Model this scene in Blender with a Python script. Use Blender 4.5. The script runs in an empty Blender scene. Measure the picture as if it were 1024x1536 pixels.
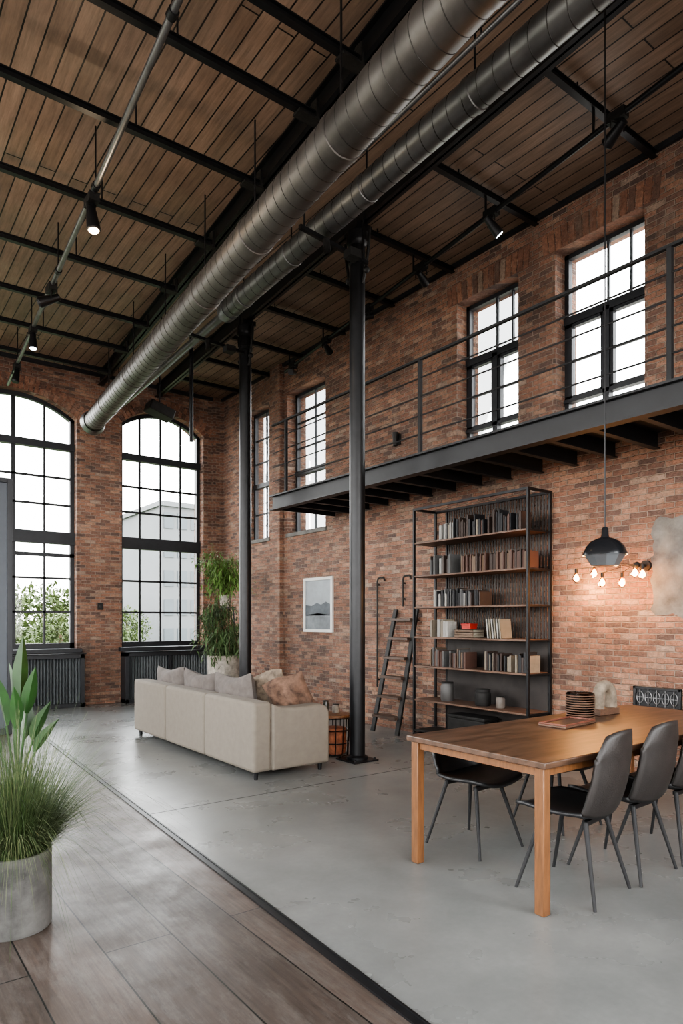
import bpy, math, random
from mathutils import Vector, Matrix
random.seed(7)
C = bpy.context.scene.collection
PI = math.pi
V = Vector
H = 5.83
ORD = ['first','second','third','fourth','fifth','sixth','seventh','eighth','ninth','tenth','eleventh','twelfth']

# ------------------------------------------------------------------ mesh helper
class MB:
    def __init__(s): s.v=[]; s.f=[]; s.m=[]
    def add(s, vs, fs, mi=0):
        b=len(s.v); s.v += [V(p) for p in vs]; s.f += [tuple(i+b for i in f) for f in fs]; s.m += [mi]*len(fs)
        return s
    def box(s,x0,y0,z0,x1,y1,z1,mi=0):
        x0,x1=min(x0,x1),max(x0,x1); y0,y1=min(y0,y1),max(y0,y1); z0,z1=min(z0,z1),max(z0,z1)
        vs=[(x0,y0,z0),(x1,y0,z0),(x1,y1,z0),(x0,y1,z0),(x0,y0,z1),(x1,y0,z1),(x1,y1,z1),(x0,y1,z1)]
        return s.add(vs,[(0,3,2,1),(4,5,6,7),(0,1,5,4),(1,2,6,5),(2,3,7,6),(3,0,4,7)],mi)
    def obox(s,c,size,R=None,mi=0):
        R = R or Matrix.Identity(3); hx,hy,hz=[q/2 for q in size]; c=V(c)
        vs=[c+R@V(p) for p in [(-hx,-hy,-hz),(hx,-hy,-hz),(hx,hy,-hz),(-hx,hy,-hz),(-hx,-hy,hz),(hx,-hy,hz),(hx,hy,hz),(-hx,hy,hz)]]
        return s.add(vs,[(0,3,2,1),(4,5,6,7),(0,1,5,4),(1,2,6,5),(2,3,7,6),(3,0,4,7)],mi)
    def beam(s,p0,p1,w,h,mi=0):
        p0=V(p0);p1=V(p1);d=p1-p0;L=d.length;d.normalize()
        up=V((0,0,1)) if abs(d.z)<.95 else V((0,1,0))
        x=d.cross(up).normalized(); z=x.cross(d).normalized()
        R=Matrix((x,d,z)).transposed()
        return s.obox((p0+p1)/2,(w,L,h),R,mi)
    def tube(s,pts,r,n=10,cap=True,mi=0):
        pts=[V(p) for p in pts]; k=len(pts)
        rs = r if isinstance(r,(list,tuple)) else [r]*k
        t=[]
        for i in range(k):
            a=pts[max(0,i-1)]; b=pts[min(k-1,i+1)]; t.append((b-a).normalized())
        ref=V((0,0,1)) if abs(t[0].z)<.9 else V((0,1,0))
        x=t[0].cross(ref).normalized(); vs=[]; fs=[]
        for i in range(k):
            x=(x-t[i]*x.dot(t[i])).normalized(); y=t[i].cross(x)
            for j in range(n):
                a=2*PI*j/n; vs.append(pts[i]+(x*math.cos(a)+y*math.sin(a))*rs[i])
        for i in range(k-1):
            for j in range(n):
                j2=(j+1)%n; fs.append((i*n+j,i*n+j2,(i+1)*n+j2,(i+1)*n+j))
        if cap:
            fs.append(tuple(range(n-1,-1,-1))); fs.append(tuple(range((k-1)*n,k*n)))
        return s.add(vs,fs,mi)
    def cyl(s,p0,p1,r,r1=None,n=16,mi=0): return s.tube([p0,p1],[r,r if r1 is None else r1],n,True,mi)
    def lathe(s,prof,c=(0,0,0),n=28,mi=0):
        c=V(c); vs=[];fs=[];k=len(prof)
        for (r,z) in prof:
            for j in range(n):
                a=2*PI*j/n; vs.append(c+V((r*math.cos(a),r*math.sin(a),z)))
        for i in range(k-1):
            for j in range(n):
                j2=(j+1)%n; fs.append((i*n+j,i*n+j2,(i+1)*n+j2,(i+1)*n+j))
        return s.add(vs,fs,mi)
    def ball(s,c,r,n=14,mi=0,sz=1):
        return s.lathe([(max(r*math.sin(PI*i/8),.0005),-r*sz*math.cos(PI*i/8)) for i in range(9)],c,n,mi)
    def prism(s,poly,axis,a0,a1,mi=0):
        def m(p,a): return {'x':(a,p[0],p[1]),'y':(p[0],a,p[1]),'z':(p[0],p[1],a)}[axis]
        n=len(poly); vs=[m(p,a0) for p in poly]+[m(p,a1) for p in poly]
        fs=[tuple(range(n)),tuple(range(2*n-1,n-1,-1))]+[(i,i+n,(i+1)%n+n,(i+1)%n) for i in range(n)]
        return s.add(vs,fs,mi)
    def cushion(s,c,w,h,t,R=None,mi=0,n=18):
        R=R or Matrix.Identity(3); c=V(c); ph=c.y*7
        for sg in (1,-1):
            vs=[];fs=[]
            for i in range(n+1):
                for j in range(n+1):
                    u=-1+2*i/n; v=-1+2*j/n
                    x=u*w/2*(1-.07*(1-v*v)); z=v*h/2*(1-.07*(1-u*u)-.09*math.cos(u*3+ph)*(v>0))
                    e=(1-u*u)*(1-v*v)
                    y=sg*t/2*(max(0,e))**.38
                    y+=(.022*math.sin(u*5+v*3+ph)+.012*math.sin(u*11-v*7+ph))*e
                    vs.append(c+R@V((x,y,z)))
            for i in range(n):
                for j in range(n):
                    a=i*(n+1)+j; q=(a,a+n+1,a+n+2,a+1)
                    fs.append(q if sg<0 else q[::-1])
            s.add(vs,fs,mi)
        return s
    def build(s,name,mat,parent=None,origin=None,bev=0,seg=2,solid=0,ang=35,kind=None,sub=0):
        me=bpy.data.meshes.new(name)
        off=V((0,0,0))
        if parent is not None:
            p=parent
            while p: off=off+p.location; p=p.parent
        elif origin: off=V(origin)
        me.from_pydata([tuple(p-off) for p in s.v],[],s.f)
        for m in (mat if isinstance(mat,(list,tuple)) else [mat]): me.materials.append(m)
        for p,mi in zip(me.polygons,s.m): p.material_index=mi; p.use_smooth=True
        me.update(); me.set_sharp_from_angle(angle=math.radians(ang))
        o=bpy.data.objects.new(name,me); C.objects.link(o)
        if parent is not None: o.parent=parent
        elif origin: o.location=origin
        if bev:
            b=o.modifiers.new('bevel','BEVEL'); b.width=bev; b.segments=seg; b.limit_method='ANGLE'
        if solid:
            b=o.modifiers.new('solid','SOLIDIFY'); b.thickness=solid; b.offset=0
        if sub:
            b=o.modifiers.new('sub','SUBSURF'); b.levels=sub; b.render_levels=sub
        if kind: o['kind']=kind
        return o

def thing(name,label,cat,loc=(0,0,0),rz=0,group=None):
    o=bpy.data.objects.new(name,None); o.empty_display_size=.1; C.objects.link(o)
    o.location=loc; o.rotation_euler=(0,0,rz); o['label']=label; o['category']=cat
    if group: o['group']=group
    return o
def tag(o,label,cat,group=None,kind=None):
    o['label']=label; o['category']=cat
    if group: o['group']=group
    if kind: o['kind']=kind
    return o
def struct(name,loc=(0,0,0)):
    o=bpy.data.objects.new(name,None); C.objects.link(o); o.location=loc; o['kind']='structure'; return o
def dup(root,loc,rz=0,label=None,group=None):
    r=root.copy(); C.objects.link(r); r.location=loc; r.rotation_euler=(0,0,rz)
    if label: r['label']=label
    if group: r['group']=group
    for ch in list(root.children):
        c=ch.copy(); C.objects.link(c); c.parent=r
        for g in list(ch.children):
            d=g.copy(); C.objects.link(d); d.parent=c
    return r

# ------------------------------------------------------------------ materials
def nt(name):
    m=bpy.data.materials.new(name); m.use_nodes=True; t=m.node_tree; t.nodes.clear()
    out=t.nodes.new('ShaderNodeOutputMaterial'); p=t.nodes.new('ShaderNodeBsdfPrincipled')
    t.links.new(p.outputs[0],out.inputs[0]); return m,t,p
def rgba(c): return (c[0],c[1],c[2],1)
def noise(t,vec,scale,detail=4,rough=.55):
    n=t.nodes.new('ShaderNodeTexNoise'); n.inputs['Scale'].default_value=scale; n.inputs['Detail'].default_value=detail; n.inputs['Roughness'].default_value=rough
    if vec: t.links.new(vec,n.inputs['Vector'])
    return n.outputs['Fac']
def ramp(t,fac,stops,interp='LINEAR'):
    r=t.nodes.new('ShaderNodeValToRGB'); t.links.new(fac,r.inputs[0]); r.color_ramp.interpolation=interp
    e=r.color_ramp.elements
    while len(e)<len(stops): e.new(.5)
    for i,(p,c) in enumerate(stops): e[i].position=p; e[i].color=rgba(c) if not isinstance(c,(int,float)) else (c,c,c,1)
    return r.outputs[0]
def mix(t,fac,a,b,mode='MIX'):
    m=t.nodes.new('ShaderNodeMix'); m.data_type='RGBA'; m.blend_type=mode
    if isinstance(fac,(int,float)): m.inputs[0].default_value=fac
    else: t.links.new(fac,m.inputs[0])
    for k,q in ((6,a),(7,b)):
        if isinstance(q,tuple): m.inputs[k].default_value=rgba(q)
        else: t.links.new(q,m.inputs[k])
    return m.outputs[2]
def math_(t,op,a,b=0):
    m=t.nodes.new('ShaderNodeMath'); m.operation=op
    for k,q in ((0,a),(1,b)):
        if isinstance(q,(int,float)): m.inputs[k].default_value=q
        else: t.links.new(q,m.inputs[k])
    return m.outputs[0]
def bump(t,p,h,s=.3,d=.01):
    b=t.nodes.new('ShaderNodeBump'); b.inputs['Strength'].default_value=s; b.inputs['Distance'].default_value=d
    t.links.new(h,b.inputs['Height']); t.links.new(b.outputs[0],p.inputs['Normal'])
def M(name,col,rough=.5,metal=0,var=.25,scale=6,bmp=0,bscale=60,stretch=None,spec=None,emit=0):
    m,t,p=nt(name); tc=t.nodes.new('ShaderNodeTexCoord'); vec=tc.outputs['Object']
    if stretch:
        mp=t.nodes.new('ShaderNodeMapping'); mp.inputs['Scale'].default_value=stretch; t.links.new(vec,mp.inputs[0]); vec=mp.outputs[0]
    f=noise(t,vec,scale,6,.62)
    c=ramp(t,f,[(.3,tuple(q*(1-var) for q in col)),(.7,tuple(min(1,q*(1+var*.6)) for q in col))])
    t.links.new(c,p.inputs['Base Color']); p.inputs['Roughness'].default_value=rough; p.inputs['Metallic'].default_value=metal
    if spec is not None: p.inputs['Specular IOR Level'].default_value=spec
    if bmp: bump(t,p,noise(t,vec,bscale),bmp,.01)
    if emit:
        p.inputs['Emission Color'].default_value=rgba(col); p.inputs['Emission Strength'].default_value=emit
    return m
def pos_uv(t,expr):
    g=t.nodes.new('ShaderNodeNewGeometry'); s=t.nodes.new('ShaderNodeSeparateXYZ'); t.links.new(g.outputs['Position'],s.inputs[0])
    c=t.nodes.new('ShaderNodeCombineXYZ')
    if expr=='wall':
        t.links.new(math_(t,'ADD',s.outputs[0],s.outputs[1]),c.inputs[0]); t.links.new(s.outputs[2],c.inputs[1])
    else:
        t.links.new(s.outputs[1],c.inputs[0]); t.links.new(s.outputs[0],c.inputs[1])
    return g.outputs['Position'],c.outputs[0]
def bricktex(t,vec,w,h,mort,smooth=.1,offset=.5):
    b=t.nodes.new('ShaderNodeTexBrick'); t.links.new(vec,b.inputs['Vector'])
    b.inputs['Scale'].default_value=1; b.inputs['Brick Width'].default_value=w; b.inputs['Row Height'].default_value=h
    b.inputs['Mortar Size'].default_value=mort; b.inputs['Mortar Smooth'].default_value=smooth; b.offset=offset
    b.inputs['Color1'].default_value=(0,0,0,1); b.inputs['Color2'].default_value=(1,1,1,1); b.inputs['Mortar'].default_value=(.5,.5,.5,1)
    return b
def brick_mat(name,solid=None):
    m,t,p=nt(name); pos,uv=pos_uv(t,'wall')
    nz=t.nodes.new('ShaderNodeTexNoise'); nz.inputs['Scale'].default_value=12; nz.inputs['Detail'].default_value=6; t.links.new(pos,nz.inputs['Vector'])
    vm=t.nodes.new('ShaderNodeVectorMath'); vm.operation='MULTIPLY_ADD'; vm.inputs[1].default_value=(.024,.024,0)
    t.links.new(nz.outputs['Color'],vm.inputs[0]); t.links.new(uv,vm.inputs[2])
    b=bricktex(t,vm.outputs[0],.172,.0545,.0075,.6)
    stops=[(0,(.085,.054,.045)),(.15,(.135,.074,.054)),(.45,(.205,.100,.065)),(.75,(.265,.131,.083)),(.93,(.31,.18,.12)),(1,(.27,.195,.15))]
    if solid: col=mix(t,0,solid,solid)
    else: col=ramp(t,b.outputs['Color'],stops)
    col=mix(t,.95,col,ramp(t,noise(t,pos,28,7,.8),[(.28,.36),(.5,.97),(.72,1.55)]),'MULTIPLY')
    if not solid: col=mix(t,math_(t,'MULTIPLY',b.outputs['Fac'],.88),col,(.255,.20,.16))
    big=noise(t,pos,.75,6,.68)
    col=mix(t,.95,col,ramp(t,big,[(.3,.56),(.62,1.22)]),'MULTIPLY')
    eff=ramp(t,noise(t,pos,2.8,9,.8),[(.53,0.0),(.70,.5)])
    col=mix(t,eff,col,(.31,.24,.185))
    dk=ramp(t,noise(t,pos,4.5,9,.82),[(.34,.6),(.48,0.0)])
    col=mix(t,dk,col,(.06,.042,.034))
    t.links.new(col,p.inputs['Base Color']); p.inputs['Roughness'].default_value=.88
    hgt=noise(t,pos,45,4)
    if not solid: hgt=math_(t,'SUBTRACT',hgt,math_(t,'MULTIPLY',b.outputs['Fac'],1.5))
    bump(t,p,hgt,.95,.016)
    return m
def plank_mat(name,w,h,mort,stops,rough,grain,dark=(.01,.008,.006),bstr=.3,gmul=(.6,1.3),scuff=None):
    m,t,p=nt(name); pos,uv=pos_uv(t,'floor')
    b=bricktex(t,uv,w,h,mort,.1,.37)
    mp=t.nodes.new('ShaderNodeMapping'); mp.inputs['Scale'].default_value=grain; t.links.new(pos,mp.inputs[0])
    g=noise(t,mp.outputs[0],3,9,.7)
    col=ramp(t,b.outputs['Color'],stops)
    col=mix(t,.9,col,ramp(t,g,[(.3,gmul[0]),(.7,gmul[1])]),'MULTIPLY')
    col=mix(t,.6,col,ramp(t,noise(t,pos,1.1,5),[(.3,.6),(.7,1.3)]),'MULTIPLY')
    if scuff:
        mp2=t.nodes.new('ShaderNodeMapping'); mp2.inputs['Scale'].default_value=(4,1,1); t.links.new(pos,mp2.inputs[0])
        col=mix(t,ramp(t,noise(t,mp2.outputs[0],1.8,11,.84),[(.49,0.0),(.66,.6)]),col,scuff)
    col=mix(t,b.outputs['Fac'],col,dark)
    t.links.new(col,p.inputs['Base Color'])
    t.links.new(ramp(t,noise(t,pos,3,8,.7),[(.3,rough-.1),(.7,rough+.16)]),p.inputs['Roughness'])
    bump(t,p,math_(t,'SUBTRACT',math_(t,'MULTIPLY',g,.3),b.outputs['Fac']),bstr,.006)
    return m
BR=brick_mat('brick')
BRL=[brick_mat('lintel_brick_%s'%n,c) for n,c in (('red',(.20,.094,.06)),('brown',(.13,.072,.052)),('orange',(.265,.13,.082)),('pale',(.28,.20,.15)))]
CEILM=plank_mat('ceiling_planks',4.2,.15,.0065,[(0,(.175,.118,.083)),(.5,(.21,.142,.10)),(1,(.245,.168,.12))],.5,(12,.8,1),(.006,.005,.004),.8)
WOODF=plank_mat('floor_planks',3.0,.31,.004,[(0,(.042,.031,.025)),(.5,(.062,.045,.036)),(1,(.085,.059,.046))],.38,(18,.9,1),(.004,.004,.003),.35,(.45,1.45),(.12,.107,.097))
m,t,p=nt('concrete'); pos,uv=pos_uv(t,'floor')
c=ramp(t,noise(t,pos,.8,6,.55),[(.28,(.115,.118,.114)),(.5,(.15,.153,.147)),(.72,(.19,.19,.182))])
c=mix(t,.7,c,ramp(t,noise(t,pos,4.0,6,.62),[(.28,.80),(.72,1.15)]),'MULTIPLY')
c=mix(t,.5,c,ramp(t,noise(t,pos,30,4,.6),[(.3,.88),(.7,1.10)]),'MULTIPLY')
t.links.new(c,p.inputs['Base Color']); t.links.new(ramp(t,noise(t,pos,1.4,5,.6),[(.3,.22),(.7,.38)]),p.inputs['Roughness']); bump(t,p,noise(t,pos,30,5),.05,.004)
CONC=m
STEEL=M('black_steel',(.013,.0135,.015),.38,.4,.3,9)
STEEL2=M('dark_frame',(.024,.026,.030),.45,.3,.2,9)
EDGE=M('walkway_edge',(.015,.016,.018),.5,.2,.3,5)
DECK=M('black_deck',(.010,.010,.011),.7,0,.3,9)
IRON=M('rough_iron',(.022,.021,.02),.6,.5,.4,14,.2)
DUCTM=M('galvanised_duct',(.125,.116,.108),.47,.8,.5,2.2,.06,8)
DUCTL=M('bright_duct',(.17,.167,.163),.42,.85,.4,2.5,.05,8)
SEAM=M('duct_seam',(.05,.047,.044),.5,.8,.3,5)
PIPE=M('grey_pipe',(.19,.19,.195),.4,.9,.3,6)
WOODT=M('oak_table',(.084,.046,.028),.38,0,.75,2.6,.06,30,(1.2,7,7))
WOODL=M('oak_leg',(.165,.070,.026),.45,0,.4,4,.06,30,(14,14,2))
WOODS=M('shelf_wood',(.11,.06,.038),.5,0,.4,5,.06,30,(14,2,14))
SOFA=M('sofa_fabric',(.165,.144,.117),.92,0,.10,14,.25,260)
CUSH=M('greige_cushion',(.115,.099,.090),.95,0,.25,12,.3,220)
THROW=M('brown_patterned',(.125,.072,.048),.95,0,.85,9,.4,120)
THROW2=M('tan_fabric',(.165,.128,.095),.95,0,.7,14,.4,150)
LEATH=M('black_leather',(.012,.012,.013),.40,0,.25,20,.12,180)
CHBACK=M('brown_black_leather',(.020,.0165,.015),.48,0,.3,12,.2,140)
POTC=M('weathered_pot',(.125,.122,.115),.6,.2,.8,4.5,.3,22)
POTW=M('cream_pot',(.30,.27,.23),.7,0,.5,16,.3,30)
SOIL=M('soil',(.03,.02,.014),.95,0,.4,30,.5,60)
GRASS=M('grass_blade',(.045,.078,.024),.6,0,.5,8)
GRASSD=M('light_grass',(.14,.165,.075),.7,0,.5,8)
LEAF=M('broad_leaf',(.018,.062,.012),.38,0,.5,5)
LEAFD=M('bush_leaf',(.06,.10,.036),.6,0,.5,9)
LEAFB=M('bright_leaf',(.11,.20,.045),.55,0,.5,9)
STEM=M('stem',(.09,.06,.03),.8)
WHITE=M('white_paint',(.55,.54,.51),.5,0,.06)
PLAST=M('old_plaster',(.15,.145,.133),.95,0,.5,5,.9,14)
GREYP=M('grey_panel',(.075,.085,.10),.5,.3,.15,3)
RADM=M('radiator_metal',(.11,.12,.125),.45,.5,.2,4)
WARM=M('warm_filament',(1,.33,.05),.5,0,0,3,emit=60)
LAMPW=M('lit_lens',(1,.72,.42),.5,0,0,3,emit=20)
LAMPC=M('cool_lens',(.85,.93,1),.5,0,0,3,emit=14)
def glass_mat(name,tint,refl):
    m=bpy.data.materials.new(name); m.use_nodes=True; t=m.node_tree; t.nodes.clear()
    o=t.nodes.new('ShaderNodeOutputMaterial'); a=t.nodes.new('ShaderNodeBsdfTransparent'); a.inputs[0].default_value=rgba(tint)
    g=t.nodes.new('ShaderNodeBsdfGlossy'); g.inputs['Roughness'].default_value=.03; x=t.nodes.new('ShaderNodeMixShader')
    fr=t.nodes.new('ShaderNodeFresnel'); fr.inputs[0].default_value=1.45
    t.links.new(math_(t,'MULTIPLY',fr.outputs[0],refl),x.inputs[0])
    t.links.new(a.outputs[0],x.inputs[1]); t.links.new(g.outputs[0],x.inputs[2]); t.links.new(x.outputs[0],o.inputs[0]); return m
GLASS=glass_mat('window_glass',(.97,.985,.985),.8)
GLASSD=glass_mat('smoked_glass',(.42,.36,.32),1)
BULBG=glass_mat('bulb_glass',(1,.78,.45),1)

# ------------------------------------------------------------------ floor, ceiling
YF=-2.2; XL=-3.0
def lx(y): return 1.71+.0468*(y-1.77)
mb=MB(); mb.prism([(lx(YF),YF),(6.38,YF),(6.38,12.4),(lx(12.4),12.4)],'z',-.12,0); mb.build('floor',CONC,kind='structure')
mb=MB(); mb.prism([(XL-.3,YF),(lx(YF),YF),(lx(12.4),12.4),(XL-.3,12.4)],'z',-.12,0); mb.build('floor',WOODF,kind='structure')
mb=MB(); mb.beam((lx(YF+.1)-.02,YF+.1,.002),(lx(11.9)-.02,11.9,.002),.05,.004)
mb.beam((lx(YF+.1),YF+.1,.004),(lx(11.9),11.9,.004),.010,.010); mb.beam((lx(YF+.1)-.04,YF+.1,.004),(lx(11.9)-.04,11.9,.004),.010,.010)
mb.build('trim_1',STEEL,kind='structure')
mb=MB(); mb.box(1.87,4.94,0,6,4.946,.0015); mb.build('trim_2',STEEL,kind='structure')
mb=MB(); mb.box(XL-.3,YF-.3,H,6.38,12.42,H+.15); mb.build('ceiling',CEILM,kind='structure')

# ------------------------------------------------------------------ walls
XW=6.0; YW=12.0
def rect_wall(mb,axis,c0,c1,a0,a1,z0,z1,holes):
    as_=sorted({a0,a1}|{h[0] for h in holes}|{h[1] for h in holes})
    for i in range(len(as_)-1):
        p,q=as_[i],as_[i+1]; hs=sorted([(h[2],h[3]) for h in holes if h[0]<=p+1e-6 and h[1]>=q-1e-6]); z=z0
        for (u,v) in hs+[(z1,z1)]:
            if u>z:
                if axis=='x': mb.box(c0,p,z,c1,q,u)
                else: mb.box(p,c0,z,q,c1,u)
            z=v
side=[(3.30,4.28,3.58,5.36),(4.76,5.68,3.58,5.34),(8.45,9.56,2.93,5.30),(10.16,11.0,2.93,5.30)]
mb=MB(); rect_wall(mb,'x',XW,XW+.38,YF,YW+.42,0,H,side); mb.build('wall_right',BR,kind='structure')
mb=MB(); rect_wall(mb,'x',XL-.3,XL,YF,YW,0,H,[(a,a+1.9,.9,5.1) for a in (-1.8,.8,3.4,6.0,8.6)]); mb.build('wall_left_unseen',BR,kind='structure')  # unseen side wall, added to cut ambient light; openings sized for the fill
mb=MB(); rect_wall(mb,'y',YF-.3,YF,XL,XW,0,H,[(a,a+2.1,.8,4.9) for a in (-2.6,.4,3.2)]); mb.build('wall_front_unseen',BR,kind='structure')  # unseen wall behind the camera, added to hold back sky light through openings
far=[(1.30,3.24,.98,4.97,5.30),(4.02,5.61,.98,5.04,5.36)]
def arch_z(w,x):
    a,b,_,zs,za=w; h=za-zs; s=(b-a)/2; R=(s*s+h*h)/(2*h); cx=(a+b)/2
    return za-R+math.sqrt(max(0,R*R-(x-cx)**2))
mb=MB(); rect_wall(mb,'y',YW,YW+.42,XL-.3,XW,0,H,[(w[0],w[1],w[2],H) for w in far]+[(-2.0,.2,.98,5.2)])
for w in far:
    n=24
    for i in range(n):
        x0=w[0]+(w[1]-w[0])*i/n; x1=w[0]+(w[1]-w[0])*(i+1)/n
        mb.prism([(x0,arch_z(w,x0)),(x1,arch_z(w,x1)),(x1,H),(x0,H)],'y',YW,YW+.42)
mb.build('wall_back',BR,kind='structure')
k=3
for w in far:
    a,b,_,zs,za=w; h=za-zs; s=(b-a)/2; R=(s*s+h*h)/(2*h); cx=(a+b)/2; cz=za-R; th=math.asin(s/R)
    mb=MB(); n=int(2*th*R/.072)
    for ring in range(2):
        for i in range(n+1):
            an=-th-.02+(2*th+.04)*i/n; r=R+.06+ring*.118
            c=(cx+r*math.sin(an),YW+.04,cz+r*math.cos(an)); Rm=Matrix.Rotation(an,3,'Y')
            mb.obox(c,(.062,.10,.108),Rm,random.choice((0,0,1,2,2)))
    mb.build('trim_%d'%k,BRL,kind='structure'); k+=1
for (a,b,z0,z1) in side[:2]:
    mb=MB(); n=int((b-a+.24)/.078)
    for i in range(n+1):
        y=a-.12+(b-a+.24)*i/n; tilt=(i/n-.5)*.22
        mb.obox((XW+.035,y,z1+.118),(.086,.064,.232),Matrix.Rotation(-tilt,3,'X'),random.choice((0,0,1,2,3)))
    mb.build('trim_%d'%k,BRL,kind='structure'); k+=1
mb=MB(); mb.box(XW-.09,9.66,0,XW,9.98,H); mb.build('trim_%d'%k,BR,kind='structure'); k+=1
mb=MB(); mb.box(5.80,YW-.06,0,XW,YW,H); mb.build('trim_%d'%k,BR,kind='structure'); k+=1
mb=MB(); mb.box(XW-.04,YF,H-.05,XW,YW,H); mb.box(XL,YW-.05,H-.06,XW-.04,YW,H); mb.build('trim_%d'%k,STEEL2,kind='structure'); k+=1
base=[(3.22,2.42),(3.22,1.52),(1.9,1.50),(1.9,2.42)]; poly=[]
for i in range(4):
    p0=base[i]; p1=base[(i+1)%4]
    for q in range(14):
        f_=q/14; poly.append((p0[0]+(p1[0]-p0[0])*f_+random.uniform(-.028,.028),p0[1]+(p1[1]-p0[1])*f_+random.uniform(-.028,.028)))
mb=MB(); mb.prism(poly,'x',XW-.004,XW); mb.build('trim_%d'%k,PLAST,kind='structure'); k+=1

# ------------------------------------------------------------------ windows
def bars(mb,ax,dep,rects,th):
    for (a0,z0,a1,z1) in rects:
        if ax=='x': mb.box(XW+dep,a0,z0,XW+dep+th,a1,z1)
        else: mb.box(a0,YW+dep,z0,a1,YW+dep+th,z1)
for i,w in enumerate(far):
    a,b,z0,zs,za=w; n=20
    st=struct('window_%d'%(i+1),((a+b)/2,YW+.2,z0))
    mb=MB(); dp=.16; f=.07
    for j in range(n):
        x0=a+(b-a)*j/n; x1=a+(b-a)*(j+1)/n
        mb.prism([(x0,arch_z(w,x0)-f),(x1,arch_z(w,x1)-f),(x1,arch_z(w,x1)),(x0,arch_z(w,x0))],'y',YW+dp,YW+dp+.08)
    bars(mb,'y',dp,[(a,z0,a+f,zs),(b-f,z0,b,zs),(a,z0,b,z0+.1)],.08)
    mb.build('window_frame',STEEL2,st)
    for (p,q) in ((2.79,3.0),(4.42,4.54)):
        mb=MB(); bars(mb,'y',dp-.03,[(a,p,b,q)],.12); mb.build('transom',STEEL2,st)
    mb=MB()
    for j in (1,2,3):
        x=a+(b-a)*j/4; t2=.034 if (i==0 and j==2) else .018
        bars(mb,'y',dp+.02,[(x-t2,z0,x+t2,arch_z(w,x)-.03)],.04)
    for z in (1.62,2.2,3.47,3.94): bars(mb,'y',dp+.02,[(a,z-.018,b,z+.018)],.04)
    if i==0: bars(mb,'y',dp,[(a,2.57,b,2.63)],.06)
    mb.build('glazing_bars',STEEL2,st)
    mb=MB(); pts=[(a,z0)]+[(b,z0)]+[(b-(b-a)*j/n,arch_z(w,b-(b-a)*j/n)) for j in range(n+1)]
    mb.add([(q[0],YW+dp+.045,q[1]) for q in pts],[tuple(range(len(pts)))]); mb.build('pane',GLASS,st)
    mb=MB(); mb.box(a-.06,YW-.13,z0-.06,b+.06,YW+.24,z0+.01); mb.build('window_sill',STEEL2,st,bev=.006)
for i,(a,b,z0,z1) in enumerate(side):
    st=struct('window_%d'%(i+3),(XW+.2,(a+b)/2,z0)); f=.05; dp=.17; T=.06
    mb=MB(); bars(mb,'x',dp,[(a,z0,a+f,z1),(b-f,z0,b,z1),(a,z0,b,z0+f),(a,z1-f,b,z1)],T); mb.build('window_frame',STEEL2,st)
    mb=MB(); mid=(a+b)/2
    if i<2:
        zt=z0+(z1-z0)*.60; zb=z0+.22
        bars(mb,'x',dp-.02,[(a,zt-.04,b,zt+.04),(mid-.035,z0,mid+.035,zt),(a,zb-.02,b,zb+.02)],T+.02)
        bars(mb,'x',dp,[(a+.05,zb,a+.085,zt),(b-.085,zb,b-.05,zt),(mid-.07,zb,mid-.035,zt),(mid+.035,zb,mid+.07,zt),(a,zt-.07,b,zt-.04),(a,zb+.02,b,zb+.05)],T)
    else:
        zt=z0+1.02; bars(mb,'x',dp-.02,[(a,zt-.04,b,zt+.04)],T+.02)
    mb.build('sash',STEEL2,st)
    mb=MB()
    if i<2:
        bars(mb,'x',dp+.02,[(mid-.012,zt,mid+.012,z1),((a+mid)/2-.009,zt,(a+mid)/2+.009,z1)],.03)
        z=(zb+zt)/2; bars(mb,'x',dp+.02,[(a,z-.012,b,z+.012)],.03)
    else:
        bars(mb,'x',dp+.02,[(mid-.012,z0,mid+.012,z1)]+[(a,z-.012,b,z+.012) for z in (z0+.5,z0+1.45,z0+1.88)],.03)
    mb.build('glazing_bars',STEEL2,st)
    mb=MB(); mb.add([(XW+dp+.04,a,z0),(XW+dp+.04,b,z0),(XW+dp+.04,b,z1),(XW+dp+.04,a,z1)],[(0,1,2,3)]); mb.build('pane',GLASS,st)
    mb=MB(); mb.box(XW-.02,a-.03,z0-.06,XW+.2,b+.03,z0+.005); mb.build('window_sill',[BRL[0],PLAST][i>1],st,bev=.006)

# ------------------------------------------------------------------ low corrugated radiator covers
for i,(a,b,lab) in enumerate(((1.35,3.3,'low dark radiator cover with corrugated front under the left arched window'),(4.0,5.66,'low dark radiator cover with corrugated front behind the sofa, under the right arched window'))):
    th=thing('radiator_cover',lab,'radiator cover',((a+b)/2,YW-.17,0),group='radiator covers under the arched windows')
    mb=MB(); y0=YW-.26
    mb.box(a,y0,0,a+.07,YW-.01,.9); mb.box(b-.07,y0,0,b,YW-.01,.9); mb.box(a,y0,0,b,YW-.01,.07); mb.box(a,y0,.83,b,YW-.01,.9)
    if i: mb.box((a+b)/2-.03,y0,.07,(a+b)/2+.03,YW-.02,.83)
    mb.build('frame',STEEL2,th,bev=.004)
    mb=MB(); n=int((b-a-.14)/.05); vs=[];fs=[]
    for j in range(n*2+1):
        x=a+.07+(b-a-.14)*j/(2*n); y=y0+.05+(.035 if j%2 else 0); vs+=[(x,y,.07),(x,y,.83)]
    for j in range(2*n): fs.append((2*j,2*j+2,2*j+3,2*j+1))
    mb.add(vs,fs); mb.build('corrugated_panel',RADM,th)
    mb=MB(); mb.box(a-.03,y0-.03,.9,b+.03,YW-.14,.915); mb.build('top',STEEL,th,bev=.004)

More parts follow.
